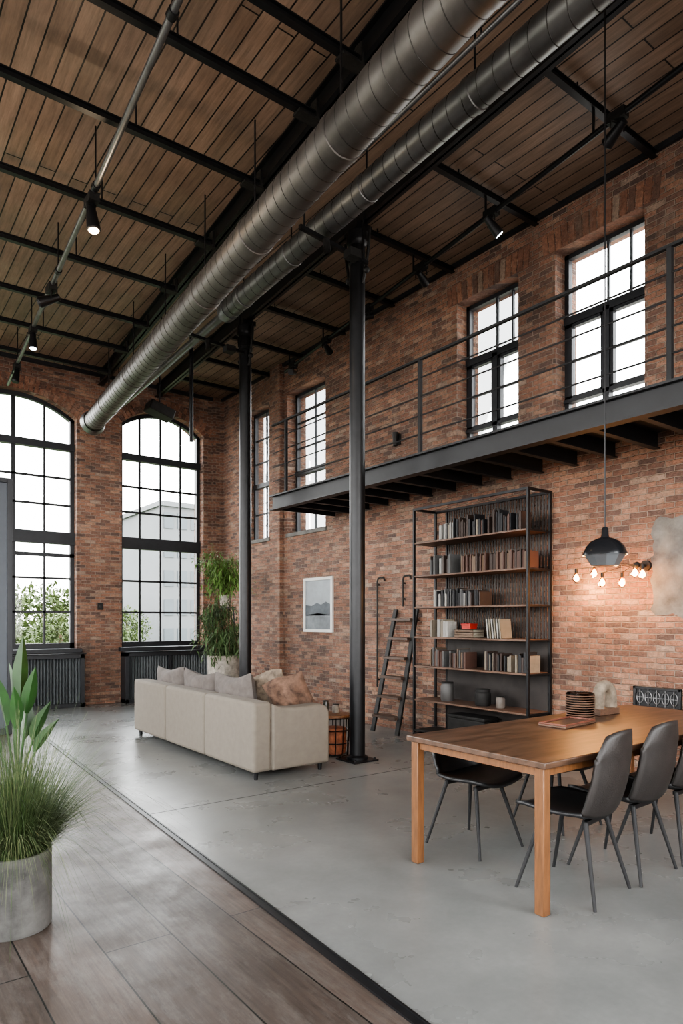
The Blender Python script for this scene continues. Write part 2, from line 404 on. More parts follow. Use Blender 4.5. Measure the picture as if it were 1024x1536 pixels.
# ------------------------------------------------------------------ steel in the ceiling
def b1(y): return 3.15+.065*(y-4.46)
def b2(y): return 4.35+.052*(y-5.55)
def ibeam(name,fx,y0,y1,zb,zt,w,label):
    th=thing(name,label,'beam',(fx(y0),y0,zb))
    mb=MB(); mb.beam((fx(y0),y0,(zb+zt)/2),(fx(y1),y1,(zb+zt)/2),.02,zt-zb); mb.build('web',STEEL,th)
    for z in (zb+.008,zt-.008):
        mb=MB(); mb.beam((fx(y0),y0,z),(fx(y1),y1,z),w,.016); mb.build('flange',STEEL,th)
    return th
ibeam('main_beam',b1,YF,YW-.01,5.62,H-.002,.10,'long black steel I-beam under the ceiling above the larger spiral duct')
ibeam('main_beam',b2,YF,YW-.01,5.62,H-.002,.10,'long black steel I-beam under the ceiling carried on the two round columns')
def purlin(x0,x1,y,lab,grp,z,brk):
    th=thing('ceiling_purlin',lab,'purlin',(x1,y,z),group=grp)
    mb=MB(); mb.box(x0,y-.028,z,x1,y+.028,z+.009); mb.box(x0,y-.007,z+.009,x1,y+.007,z+.053); mb.box(x0,y-.028,z+.053,x1,y+.028,z+.062); mb.build('rail',STEEL,th)
    x=x1-1.2
    while x>x0:
        mb=MB(); mb.cyl((x,y,z+.062),(x,y,H-.001),.008,n=8); mb.build('standoff',STEEL,th); x-=2.6
    if brk:
        mb=MB(); mb.box(x1-.20,y-.05,z-.022,x1,y+.05,z-.001); mb.box(x1-.03,y-.04,z-.001,x1-.002,y+.04,z+.16); mb.build('bracket',IRON,th)
ysl=[11.1,10.05,9.03,7.86,6.67,5.5,4.48,3.85]
for i,y in enumerate(ysl): purlin(XL+.02,b1(y)-.055,y,'black steel ceiling purlin left of the larger duct, %s from the arched windows'%ORD[i],'purlins left of the larger duct',5.548,True)
ysr=[11.1,10.05,9.03,7.9,6.8,5.7,4.48,3.18]
for i,y in enumerate(ysr): purlin(b2(y)+.06,XW-.045,y,'black steel ceiling purlin ending at the tall right brick wall, %s from the far corner'%ORD[i],'purlins right of the larger duct',5.71,False)

# ------------------------------------------------------------------ columns
def column(x,y,r,label):
    th=thing('steel_column',label,'column',(x,y,0))
    mb=MB(); mb.cyl((x,y,.02),(x,y,5.48),r,n=28); mb.build('shaft',STEEL,th)
    mb=MB(); mb.box(x-.16,y-.16,0,x+.16,y+.16,.015); mb.lathe([(r,.015),(r+.03,.015),(r+.03,.04),(r,.06)],(x,y,0))
    for a in (-1,1):
        for b in (-1,1): mb.cyl((x+a*.13,y+b*.13,.015),(x+a*.13,y+b*.13,.035),.012,n=6)
    mb.build('base_plate',STEEL,th)
    mb=MB(); mb.lathe([(r,5.22),(r+.018,5.23),(r+.018,5.27),(r+.003,5.28),(r+.003,5.42),(r+.03,5.45),(r+.035,5.48),(r+.035,5.56),(0.001,5.56)],(x,y,0)); mb.box(x-.10,y-.12,5.56,x+.10,y+.12,5.618)
    mb.build('capital',STEEL,th)
    for sg in (-1,1):
        mb=MB(); pts=[(x,y+sg*(r+.01),5.0)]+[(x,y+sg*(r+.02+.10*math.sin(q*PI/12)),5.0+.54*(q/6)) for q in range(1,7)]
        mb.tube(pts,.016,8); mb.ball((x,y+sg*(r+.07),5.12),.035); mb.build('bracket',IRON,th)
    return th
column(4.35,5.55,.083,'black round steel column beside the sofa arm, the nearer of the two')
column(4.49,8.25,.083,'black round steel column behind the sofa, the farther of the two')

# ------------------------------------------------------------------ ducts
def duct(p0,p1,r,pitch,label,hy,mat,hz=H-.001):
    p0=V(p0);p1=V(p1);d=(p1-p0);L=d.length;d.normalize()
    th=thing('spiral_duct',label,'duct',tuple(p0))
    mb=MB(); n=14
    mb.tube([p0+d*(L*q/n) for q in range(n+1)],r,48,cap=False); mb.build('shell',mat,th,ang=60,solid=.004)
    mb=MB(); x=d.cross(V((0,0,1))).normalized(); z=x.cross(d); turns=int(L/pitch); pts=[]
    for i in range(turns*28):
        a=2*PI*i/28; pts.append(p0+d*(pitch*i/28)+(x*math.cos(a)+z*math.sin(a))*(r+.001))
    mb.tube(pts,.0045,5); mb.build('seam',SEAM,th)
    for y in hy:
        tt=(y-p0.y)/(p1.y-p0.y); c=p0+(p1-p0)*tt
        mb=MB(); mb.tube([c-d*.035,c-d*.03,c+d*.03,c+d*.035],[r+.003,r+.010,r+.010,r+.003],40); mb.build('joint_band',mat,th)
        mb=MB(); mb.cyl(c+V((0,0,r)),V((c.x,c.y,hz)),.008,n=8); mb.build('hanger_rod',STEEL,th)
    return th
d1=duct((2.55,1.0,4.83),(3.37,11.5,4.81),.160,.13,'large galvanised spiral duct running from overhead to the far brick pier',[2.3,3.7,5.1,6.3,7.6,9.0,10.4],DUCTM)
mb=MB(); e=V((3.37,11.5,4.81)); dd=V((.82,10.5,-.02)).normalized()
mb.tube([e-dd*.1,e-dd*.02,e+dd*.03,e+dd*.0],[.175,.195,.205,.15],36,cap=False); mb.build('collar',PIPE,d1)
d2=duct((3.60,1.0,5.30),(3.80,7.4,5.30),.118,.15,'slimmer spiral duct passing over the column heads, ending in a thin pipe',[2.0,3.3,4.6,5.9,7.0],DUCTL)
mb=MB(); mb.tube([(3.80,7.35,5.3),(3.81,7.5,5.3),(3.815,7.62,5.3),(3.96,11.95,5.3)],[.128,.122,.05,.05],24); mb.build('reducer_pipe',PIPE,d2)
th=thing('ceiling_pipe','thin grey pipe running alongside between the two spiral ducts','pipe',(3.36,1,5.3))
mb=MB(); mb.cyl((3.34,1,5.36),(3.66,11.9,5.36),.018,n=12); mb.build('pipe',PIPE,th)
for y in (3,6,9,11):
    mb=MB(); mb.cyl((3.34+.0294*(y-1),y,5.37),(3.34+.0294*(y-1),y,H-.001),.006,n=6); mb.build('hanger_rod',STEEL,th)
for (x,y,lab) in ((4.0,5.2,'black crossbar bracket tying the slimmer duct to the nearer column'),(4.1,8.0,'black crossbar bracket tying the slimmer duct to the farther column')):
    th=thing('duct_bracket',lab,'bracket',(x,y,5.1))
    mb=MB(); mb.beam((x-.6,y,5.14),(x+.3,y+.12,5.14),.035,.04); mb.build('crossbar',STEEL,th)
    for q in (-.55,.2):
        mb=MB(); mb.cyl((x+q,y+.06*(q>0),5.14),(x+q,y+.06*(q>0),H-.001),.01,n=8); mb.build('hanger_rod',STEEL,th)
    mb=MB(); mb.box(x-.05,y-.06,5.04,x+.08,y+.06,5.12); mb.build('clamp',IRON,th)
    mb=MB(); mb.cyl((x-.3,y,5.12),(x-.3,y-.02,5.0),.035,n=10); mb.build('clamp',IRON,th)

# ------------------------------------------------------------------ lighting pipes and spotlights
def lt(y): return 1.67+.0603*(y-4.17)
th=thing('lighting_pipe','grey lighting pipe hung under the ceiling on the left, carrying spotlights','pipe',(lt(3),3,5.3))
mb=MB(); mb.cyl((lt(1.5),1.5,5.3),(lt(11.9),11.9,5.3),.026,n=12); mb.build('pipe',PIPE,th)
for y in (2.4,4.0,6.0,7.7,9.5,10.8):
    mb=MB(); mb.cyl((lt(y),y,5.32),(lt(y),y,H-.001),.007,n=6); mb.tube([(lt(y),y-.03,5.3),(lt(y),y+.03,5.3)],[.036,.036],12); mb.build('hanger_rod',STEEL,th)
def rt(y): return 4.94+.125*(y-2.86)
th=thing('lighting_pipe','dark lighting pipe under the ceiling near the right brick wall, carrying spotlights','pipe',(rt(3),3,5.5))
mb=MB(); mb.cyl((rt(.4),.4,5.5),(rt(9.2),9.2,5.5),.025,n=12); mb.build('pipe',STEEL,th)
for y in (1.8,3.18,4.48,5.7,6.8,7.9,9.03):
    mb=MB(); mb.cyl((rt(y),y,5.52),(rt(y),y,5.71),.012,n=6); mb.build('hanger_rod',STEEL,th)
def spot(x,y,z,aim,lens,label,group,s=1.0):
    th=thing('ceiling_spotlight',label,'spotlight',(x,y,z),group=group)
    a=V(aim).normalized(); c=V((x,y,z-.11*s))
    mb=MB(); mb.box(x-.045*s,y-.09*s,z-.025,x+.045*s,y+.09*s,z+.05); mb.cyl((x,y,z-.05*s),(x,y,z-.02),.018,n=8); mb.build('clamp',IRON,th)
    sx=a.cross(V((0,0,1))); sx = V((1,0,0)) if sx.length<.05 else sx.normalized()
    mb=MB(); mb.tube([c+sx*.08*s,c+sx*.08*s+V((0,0,.065*s)),c-sx*.08*s+V((0,0,.065*s)),c-sx*.08*s],.008,6); mb.build('yoke',IRON,th)
    h=MB(); h.tube([c-a*.10*s,c-a*.09*s,c-a*.0,c+a*.02*s,c+a*.14*s,c+a*.15*s],[.02*s,.04*s,.045*s,.05*s,.062*s,.054*s],20); hd=h.build('head',STEEL,th)
    mb=MB(); mb.tube([c+a*.148*s,c+a*.156*s],[.047*s,.043*s],16); mb.build('lens',lens,th)
G1='spotlights on the left lighting pipe'; G2='spotlights on the right lighting pipe'
spot(lt(6.15),6.15,5.24,(.1,-.1,-1),LAMPW,'lit black spotlight with a warm beam on the left pipe, nearest the viewer',G1,1.0)
spot(lt(8.1),8.1,5.26,(-.8,.2,-.4),STEEL,'unlit black spotlight on the left pipe, between two lit ones',G1,1.0)
spot(lt(9.4),9.4,5.26,(.0,-.1,-1),LAMPC,'lit black spotlight with a cool white beam on the left pipe',G1,.9)
spot(lt(10.9),10.9,5.26,(-.2,-.2,-1),STEEL,'small unlit spotlight on the left pipe nearest the arched windows',G1,.9)
for i,(y,aim,L) in enumerate(((2.95,(.2,.7,-.25),STEEL),(4.4,(.5,-.2,-.55),LAMPC),(5.55,(.8,.3,-.2),STEEL),(6.7,(-.7,.3,-.2),STEEL),(7.8,(.7,.4,-.2),STEEL),(8.9,(-.5,-.4,-.2),STEEL))):
    spot(rt(y),y,5.49,aim,L,'%s black spotlight on the right lighting pipe, %s counting away from the viewer'%('lit' if L is LAMPC else 'unlit',ORD[i]),G2,.85)
th=thing('ceiling_speaker','small dark box hung on a rod left of the farther column','speaker',(4.1,10.4,4.8))
mb=MB(); mb.obox((4.1,10.4,4.86),(.42,.3,.16),Matrix.Rotation(.3,3,'Y')); mb.build('housing',IRON,th,bev=.02)
mb=MB(); mb.cyl((4.1,10.4,4.9),(4.1,10.4,H-.001),.012,n=8); mb.build('hanger_rod',STEEL,th)
mb=MB(); mb.cyl((4.02,9.0,4.05),(4.02,9.0,H-.001),.028,n=10); tag(mb.build('drop_rod',STEEL,origin=(4.02,9.0,4.05)),'thin black rod dropping from the ceiling left of the farther column','rod')

# ------------------------------------------------------------------ mezzanine
MX=4.9; Y0=YF+.02; Y1=8.2; XE=XW-.004
th=thing('mezzanine','black steel walkway along the brick wall with joists underneath','walkway',(MX,Y1,3.04))
mb=MB(); mb.box(MX,Y0,3.04,MX+.025,Y1,3.24); mb.box(MX-.05,Y0,3.225,MX+.06,Y1,3.245); mb.box(MX-.05,Y0,3.035,MX+.06,Y1,3.055); mb.build('edge_beam',EDGE,th)
mb=MB(); mb.box(MX+.026,Y1-.02,3.056,XE,Y1,3.224); mb.build('end_beam',EDGE,th)
mb=MB(); mb.box(MX+.03,Y0,3.20,XE,Y1-.02,3.224); mb.build('deck',DECK,th)
y=Y1-.4
while y>Y0+.2:
    mb=MB(); mb.box(MX+.03,y-.03,3.05,XE,y+.03,3.062); mb.box(MX+.03,y-.006,3.062,XE,y+.006,3.2); mb.build('joist',EDGE,th); y-=.42
ra=thing('railing','thin black steel railing with horizontal rods along the walkway edge','railing',(MX,Y1,3.245))
for y in (-.17,2.5,5.17,7.84):
    mb=MB(); mb.box(MX-.018,y-.018,3.246,MX+.018,y+.018,4.24); mb.build('post',DECK,ra)
mb=MB(); mb.box(MX-.018,Y0,4.235,MX+.018,Y1,4.258); mb.build('top_rail',DECK,ra)
for z in (3.45,3.65,3.85,4.05):
    mb=MB(); mb.cyl((MX,Y0,z),(MX,Y1-.02,z),.008,n=6); mb.build('rod',DECK,ra)
th=thing('wall_sconce','small black sconce on the brick wall above the walkway','sconce',(XW,6.75,3.9))
mb=MB(); mb.box(XW-.02,6.70,3.84,XW,6.80,3.98); mb.build('back_plate',IRON,th)
mb=MB(); mb.cyl((XW-.06,6.75,3.82),(XW-.06,6.75,4.0),.032,.04,n=14); mb.cyl((XW-.06,6.75,3.9),(XW-.01,6.75,3.9),.015,n=8); mb.build('shade',IRON,th)

# ------------------------------------------------------------------ bookshelf
bx0,bx1,by0,by1=5.58,5.97,4.30,6.02
bs=thing('bookshelf','tall black steel frame bookshelf with wooden shelves against the brick wall','bookshelf',(5.8,5.17,0))
for x in (bx0,bx1-.026):
    for y in (by0,by1-.026):
        mb=MB(); mb.box(x,y,0,x+.026,y+.026,2.84); mb.build('post',STEEL,bs)
mb=MB(); mb.box(bx1-.024,by1-.22,0,bx1-.002,by1-.198,2.81); mb.build('post',STEEL,bs)
for z in (2.814,.08):
    mb=MB(); mb.box(bx0+.026,by0,z,bx1-.026,by0+.026,z+.026); mb.build('rail',STEEL,bs)
    mb=MB(); mb.box(bx0+.026,by1-.026,z,bx1-.026,by1,z+.026); mb.build('rail',STEEL,bs)
    mb=MB(); mb.box(bx0,by0+.026,z,bx0+.026,by1-.026,z+.026); mb.build('rail',STEEL,bs)
    mb=MB(); mb.box(bx1-.026,by0+.026,z,bx1,by1-.026,z+.026); mb.build('rail',STEEL,bs)
SZ=[2.42,2.02,1.64,1.28,.93,.52,.15]
for i,z in enumerate(SZ):
    MB().box(bx0+.002,by0+.028,z-.02,bx1-.028,by1-.028,z).build('shelf',WOODS if i<6 else IRON,bs,bev=.003)
    for y in (by0+.006,by1-.022): MB().box(bx0+.026,y,z-.022,bx1-.026,y+.016,z-.006).build('side_rail',STEEL,bs)
SM=M('smoky_panel',(.028,.023,.021),.5,.3,.6,3)
mb=MB(); mb.box(bx1-.026,by0+.03,.11,bx1-.02,by1-.23,1.26); mb.build('back_panel',SM,bs)
mb=MB()
for i in range(36):
    y=by0+.05+i*.0405; mb.box(bx1-.016,y,1.28,bx1-.012,y+.022,2.81)
mb.build('back_slats',SM,bs)
PAGES=M('pages',(.26,.23,.18),.9)
def bookproto(col,nm):
    mb=MB()
    mb.box(0,0,0,1,.08,1); mb.box(0,.92,0,1,1,1); mb.box(0,0,0,.05,1,1); mb.box(.05,.08,.02,.96,.92,.97,1)
    mb.box(-.012,.02,.14,0,.98,.17); mb.box(-.012,.02,.8,0,.98,.83)
    return mb,M('cover_'+nm,col,.6,0,.2,3)
cols={'dark brown':(.036,.022,.017),'black':(.010,.010,.012),'white':(.30,.29,.27),'reddish brown':(.072,.034,.024),'grey':(.075,.075,.075),'cream':(.19,.16,.12),'red':(.42,.03,.02),'tan':(.115,.073,.045)}
prot={}
def book(col,x,y,z,w,d,h,rowname,tilt=0):
    if col not in prot:
        mb,m=bookproto(cols[col],col.replace(' ','_')); o=mb.build('book',[m,PAGES]); prot[col]=o
    else:
        o=prot[col].copy(); C.objects.link(o)
    o.location=(x,y,z); o.scale=(d,w,h); o.rotation_euler=(tilt,0,0)
    tag(o,'%s book %s'%(col,rowname),'book','books '+rowname); return o
def row(y_hi,y_lo,z,cs,hr,name,x=5.63,gap=.06):
    y=y_hi
    while y>y_lo:
        if random.random()<gap: y-=random.uniform(.02,.07)
        w=random.uniform(.018,.034); h=random.uniform(*hr); d=random.uniform(.15,.2)
        book(random.choice(cs),x+random.uniform(0,.03),y-w,z+.001,w-.002,d,h,name); y-=w
row(5.62,5.42,SZ[0],['white','cream','grey'],(.17,.20),'at the left end of the top shelf of the bookcase')
row(5.40,4.46,SZ[0],['black','dark brown','dark brown','reddish brown','black','dark brown','cream'],(.16,.25),'in the long dark row on the top shelf of the bookcase',gap=.12)
row(5.80,5.45,SZ[1],['white','grey','black','dark brown'],(.15,.25),'at the left end of the second shelf of the bookcase',gap=.12)
row(5.28,4.36,SZ[1],['reddish brown','reddish brown','dark brown','tan'],(.17,.20),'in the matching set on the second shelf of the bookcase')
row(5.72,5.0,SZ[2],['black','white','grey','black','dark brown'],(.14,.21),'on the third shelf of the bookcase',gap=.12)
row(5.80,5.5,SZ[3],['white','cream','white'],(.17,.22),'at the left end of the fourth shelf of the bookcase')
row(5.78,5.22,SZ[4],['reddish brown','tan','dark brown','grey'],(.16,.22),'in the left row on the fifth shelf of the bookcase')
row(4.95,4.36,SZ[4],['black','dark brown','black','cream'],(.15,.22),'in the right row on the fifth shelf of the bookcase',gap=.12)
for i in range(6): book('cream' if i%2 else 'white',5.65,4.88-.035*i,SZ[3]+.003,.02,.18,.21,'leaning in the group right of the red box, fourth shelf',-.12)
for i in range(3):
    o=prot['tan'].copy(); C.objects.link(o); o.scale=(.2,.028,.28); o.rotation_euler=(-PI/2,0,0); o.location=(5.64,5.10,SZ[3]+.03+.03*i)
    tag(o,'tan book lying flat, %s of three under the red box'%['lowest','middle','topmost'][i],'book','flat books on the fourth shelf')
mb=MB(); mb.box(5.68,5.18,SZ[3]+.095,5.80,5.31,SZ[3]+.145); mb.box(5.675,5.175,SZ[3]+.14,5.805,5.315,SZ[3]+.16); tag(mb.build('small_box',M('red_lacquer',(.38,.03,.02),.35),origin=(5.74,5.24,SZ[3]+.095),bev=.004),'small red box on the flat books on the fourth shelf','box')
def jar(x,y,z,r,h,mat,label,cat='jar',nm='jar'):
    th=thing(nm,label,cat,(x,y,z)); mb=MB(); mb.lathe([(.001,0),(r*.9,0),(r,h*.1),(r,h*.75),(r*.85,h*.85),(r*.85,h*.9),(r*.75,h*.9),(r*.7,h*.7),(.001,h*.68)],(x,y,z),22); mb.build('body',mat,th)
    mb=MB(); mb.lathe([(r*.86,h*.9),(r*.9,h*.9),(r*.9,h*.97),(.001,h)],(x,y,z),22); mb.build('lid',IRON,th)
jar(5.75,5.60,SZ[5],.08,.23,M('grey_jar',(.055,.052,.05),.5),'tall grey lidded jar on the lowest wooden shelf, left')
jar(5.75,5.05,SZ[5],.09,.19,IRON,'squat black lidded jar on the lowest wooden shelf, middle')
jar(5.75,4.80,SZ[5],.05,.13,M('taupe_jar',(.12,.10,.085),.6),'small taupe lidded jar on the lowest wooden shelf')
mb=MB(); mb.box(5.65,4.95,SZ[6]+.001,5.88,5.5,SZ[6]+.2); mb.box(5.645,4.945,SZ[6]+.2,5.885,5.505,SZ[6]+.24); tag(mb.build('storage_box',IRON,origin=(5.76,5.2,SZ[6]),bev=.01),'low black storage box on the bottom shelf of the bookcase','box')

# ------------------------------------------------------------------ library ladder & wall rods
ld=thing('ladder','dark wooden step ladder leaning on the brick wall left of the bookshelf','ladder',(5.58,6.55,0))
fb,ft=(5.58,0.0),(5.955,1.62)
for y in (6.31,6.79):
    mb=MB(); yy=6.55+(y-6.55)*.85; mb.beam((fb[0],y,.02),(ft[0],yy,ft[1]),.03,.07); mb.build('rail',IRON,ld,bev=.004)
TREAD=M('tread_wood',(.06,.036,.024),.5)
for i in range(6):
    q=.13+.155*i; x=fb[0]+(ft[0]-fb[0])*q; z=.02+ft[1]*q; hw=.225*(1-.15*q)+.005
    mb=MB(); mb.box(x-.075,6.55-hw,z-.016,x+.075,6.55+hw,z+.016); mb.build('tread',TREAD,ld,bev=.003)
for (y,za,zb,lab) in ((7.15,.55,2.07,'longer thin black hooked rod on the wall left of the ladder'),(6.62,1.66,2.07,'shorter thin black hooked rod on the wall above the ladder')):
    mb=MB(); x=XW-.04; mb.tube([(x,y,za),(x,y,zb-.05),(x,y-.02,zb-.01),(x,y-.07,zb),(x,y-.13,zb-.0),(x,y-.16,zb-.05)],.012,8); mb.cyl((x,y,za+.1),(XW,y,za+.1),.012,n=8); mb.cyl((x,y,zb-.1),(XW,y,zb-.1),.012,n=8)
    tag(mb.build('wall_rod',IRON,origin=(XW,y,za)),lab,'rod')

# ------------------------------------------------------------------ picture
pc=thing('framed_picture','white framed grey landscape picture on the brick wall above the sofa','picture',(XW,8.62,1.3))
ya,yb,za,zb=8.23,9.02,1.29,2.15; f=.045
mb=MB(); mb.box(XW-.035,ya,za,XW,yb,za+f); mb.box(XW-.035,ya,zb-f,XW,yb,zb); mb.box(XW-.035,ya,za+f,XW,ya+f,zb-f); mb.box(XW-.035,yb-f,za+f,XW,yb,zb-f); mb.build('frame',WHITE,pc,bev=.003)
mb=MB(); mb.box(XW-.016,ya+f,za+f,XW-.004,yb-f,zb-f,0)
x=XW-.018; Z=lambda q: za+f+(zb-za-2*f)*q; Yq=lambda q: yb-f-(yb-ya-2*f)*q
mb.add([(x,Yq(a),Z(b)) for a,b in ((0,.28),(1,.28),(1,.50),(.8,.56),(.62,.50),(.45,.54),(.25,.48),(0,.5))],[tuple(range(8))],1)
mb.add([(x,Yq(a),Z(b)) for a,b in ((0,0),(1,0),(1,.28),(.5,.33),(0,.28))],[tuple(range(5))],2)
mb.build('print',[M('pale_sky',(.27,.295,.31),.6,0,.25,3),M('dark_hills',(.06,.072,.085),.6,0,.4,9),M('mist',(.13,.145,.155),.6,0,.4,6)],pc)

# ------------------------------------------------------------------ sofa
sx0,sx1,sy0,sy1=3.0,3.86,5.36,8.5
so=thing('sofa','long beige fabric sofa seen from behind on the concrete floor','sofa',(3.43,6.93,0))
L3=(sy1-sy0)/3
for i in range(3):
    a=sy0+L3*i; mb=MB(); mb.box(sx0,a+.004,.07,sx0+.2,a+L3-.004,.72); mb.build('back_section',SOFA,so,bev=.035,seg=3)
mb=MB(); mb.box(sx0+.02,sy0+.02,.075,sx1-.02,sy1-.02,.27); mb.build('base',SOFA,so,bev=.02)
for (a,b) in ((sy0-.0,sy0+.19),(sy1-.19,sy1)):
    mb=MB(); pr=[(sx0+.201,.07),(sx1,.07),(sx1,.58),(sx1-.03,.63),(sx1-.1,.655),(sx0+.45,.645),(sx0+.3,.66),(sx0+.201,.70)]
    mb.prism(pr,'y',a,b); mb.build('armrest',SOFA,so,bev=.028,seg=3)
w=(sy1-sy0-.38)/3
for i in range(3):
    a=sy0+.19+w*i; mb=MB(); mb.box(sx0+.2,a+.004,.27,sx1-.01,a+w-.004,.44); mb.build('seat_cushion',SOFA,so,bev=.04,seg=3)
for x in (sx0+.06,sx1-.08):
    for y in (sy0+.06,sy1-.1):
        mb=MB(); mb.cyl((x,y,0),(x,y,.075),.018,.025,n=12); mb.build('foot',STEEL,so)
Rb=lambda yaw,tilt,roll=0: Matrix.Rotation(yaw,3,'Z')@Matrix.Rotation(tilt,3,'X')@Matrix.Rotation(roll,3,'Y')
def pillow(x,y,z,w,h,t,yaw,tilt,mat,label,roll=0):
    mb=MB(); mb.cushion((x,y,z),w,h,t,Rb(yaw,tilt,roll)); tag(mb.build('throw_pillow',mat,origin=(x,y,z-h/2),ang=80),label,'pillow','pillows on the sofa')
pillow(sx0+.33,8.0,.665,.84,.44,.24,PI/2,-.15,CUSH,'mauve grey pillow against the sofa back, farthest from the viewer',.03)
pillow(sx0+.33,7.15,.665,.84,.44,.24,PI/2,-.15,CUSH,'mauve grey pillow against the sofa back, middle of the three',-.03)
pillow(sx0+.33,6.32,.67,.82,.48,.24,PI/2,-.15,CUSH,'mauve grey pillow against the sofa back, nearest the patterned ones',.05)
pillow(sx0+.55,6.02,.70,.5,.5,.18,PI/2+.5,-.25,THROW2,'tan speckled pillow between the grey pillows and the brown one',.2)
pillow(sx0+.63,5.72,.70,.44,.48,.18,PI/2+.9,-.3,THROW,'brown patterned pillow leaning at the near arm of the sofa',.4)
mb=MB(); n=16; vs=[];fs=[]
for i in range(n+1):
    for j in range(n+1):
        vs.append((sx1-.5+.46*j/n,6.4+.9*i/n,.465+.02*math.sin(i*1.3)*math.sin(j*.9)))
for i in range(n):
    for j in range(n): a=i*(n+1)+j; fs.append((a,a+1,a+n+2,a+n+1))
mb.add(vs,fs); tag(mb.build('throw_blanket',THROW2,origin=(sx1-.25,6.8,.45),solid=.015,ang=80),'tan speckled blanket spread over the middle sofa seat','blanket')

st=thing('side_table','small round wood-topped wire side table between sofa arm and column','side table',(4.33,5.93,0))
mb=MB(); mb.cyl((4.33,5.93,.42),(4.33,5.93,.45),.19,n=28); mb.build('top',WOODL,st,bev=.004)
mb=MB()
for i in range(12):
    a=2*PI*i/12; mb.tube([(4.33+.15*math.cos(a),5.93+.15*math.sin(a),.0),(4.33+.17*math.cos(a),5.93+.17*math.sin(a),.42)],.006,6)
for z in (.01,.14,.28,.41):
    r=.15+.02*z/.42; mb.tube([(4.33+r*math.cos(2*PI*i/24),5.93+r*math.sin(2*PI*i/24),z) for i in range(25)],.006,6,cap=False)
mb.build('wire_base',STEEL,st)
mb=MB(); mb.lathe([(.001,.02),(.12,.02),(.135,.1),(.13,.22),(.12,.3),(.001,.31)],(4.33,5.93,0),20); tag(mb.build('folded_blanket',M('rust_fabric',(.28,.10,.05),.9,0,.5,20),origin=(4.33,5.93,.02)),'rust coloured rolled textile inside the wire side table','textile')
jar(4.25,5.98,.451,.035,.15,M('dark_bottle',(.03,.03,.02),.3),'small dark bottle on the round side table by the sofa','bottle','bottle')
jar(4.38,5.97,.451,.04,.1,POTW,'small cream cup-shaped jar on the round side table by the sofa')

# ------------------------------------------------------------------ dining table
TZ=.775
tb=thing('dining_table','long rectangular oak dining table with square legs on the concrete floor','table',(4.05,2.52,0))
mb=MB(); mb.box(2.765,2.03,TZ-.035,5.25,3.04,TZ); mb.build('tabletop',WOODT,tb,bev=.006)
zt=TZ-.036
for (q) in ((2.80,2.07,5.21,2.09),(2.80,2.98,5.21,3.0),(2.80,2.09,2.82,2.98),(5.19,2.09,5.21,2.98)):
    mb=MB(); mb.box(q[0],q[1],TZ-.08,q[2],q[3],zt); mb.build('apron',WOODL,tb)
for x in (2.785,5.17):
    for y in (2.052,2.96):
        mb=MB(); mb.box(x,y,0,x+.055,y+.058,TZ-.036); mb.build('leg',WOODL,tb,bev=.005)
tr=thing('serving_board','carved wooden serving board near the middle of the dining table','serving board',(3.92,2.70,TZ))
Rt=Matrix.Rotation(.1,3,'Z')
mb=MB(); mb.obox((3.92,2.70,TZ+.008),(.40,.20,.014),Rt); mb.build('board',WOODS,tr,bev=.004)
mb=MB()
for sy in (-1,1): mb.obox(V((3.92,2.70,TZ+.021))+Rt@V((0,sy*.092,0)),(.40,.014,.012),Rt)
for sx in (-1,1): mb.obox(V((3.92,2.70,TZ+.021))+Rt@V((sx*.193,0,0)),(.014,.184,.012),Rt)
mb.build('rim',M('carved_rim',(.16,.055,.035),.5,0,.5,20),tr,bev=.003)
va=thing('vase','ribbed smoky brown glass vessel on the dining table beside the board','vase',(4.22,2.80,TZ))
mb=MB(); mb.lathe([(.001,0),(.085,0),(.09,.01),(.095,.1),(.098,.18),(.09,.185),(.085,.1),(.08,.02),(.001,.018)],(4.22,2.80,TZ+.001),28); mb.build('body',GLASSD,va)
mb=MB()
for i in range(10): z=TZ+.015+.017*i; mb.tube([(4.22+.097*math.cos(2*PI*q/28),2.80+.097*math.sin(2*PI*q/28),z) for q in range(29)],.004,5,cap=False)
mb.build('ribs',WOODS,va)
mb=MB(); mb.lathe([(.001,.02),(.078,.02),(.082,.10),(.06,.13),(.001,.14)],(4.22,2.80,TZ),20); mb.build('filling',M('dark_filling',(.05,.03,.02),.8,0,.6,40,.5,80),va)
ar=thing('arch_sculpture','rounded beige stone arch ornament on the dining table behind the vessel','sculpture',(4.55,2.82,TZ))
mb=MB(); mb.tube([(4.475,2.82,TZ+.045)]+[(4.56-.085*math.cos(a),2.82,TZ+.13+.085*math.sin(a)) for a in [PI*q/10 for q in range(11)]]+[(4.645,2.82,TZ+.045)],[.045]+[.042]*11+[.045],14)
mb.build('arch',M('beige_stone',(.19,.15,.11),.8,0,.6,14,.4,60),ar); mb=MB(); mb.box(4.43,2.775,TZ+.001,4.69,2.865,TZ+.05); mb.build('plinth',WOODS,ar,bev=.004)

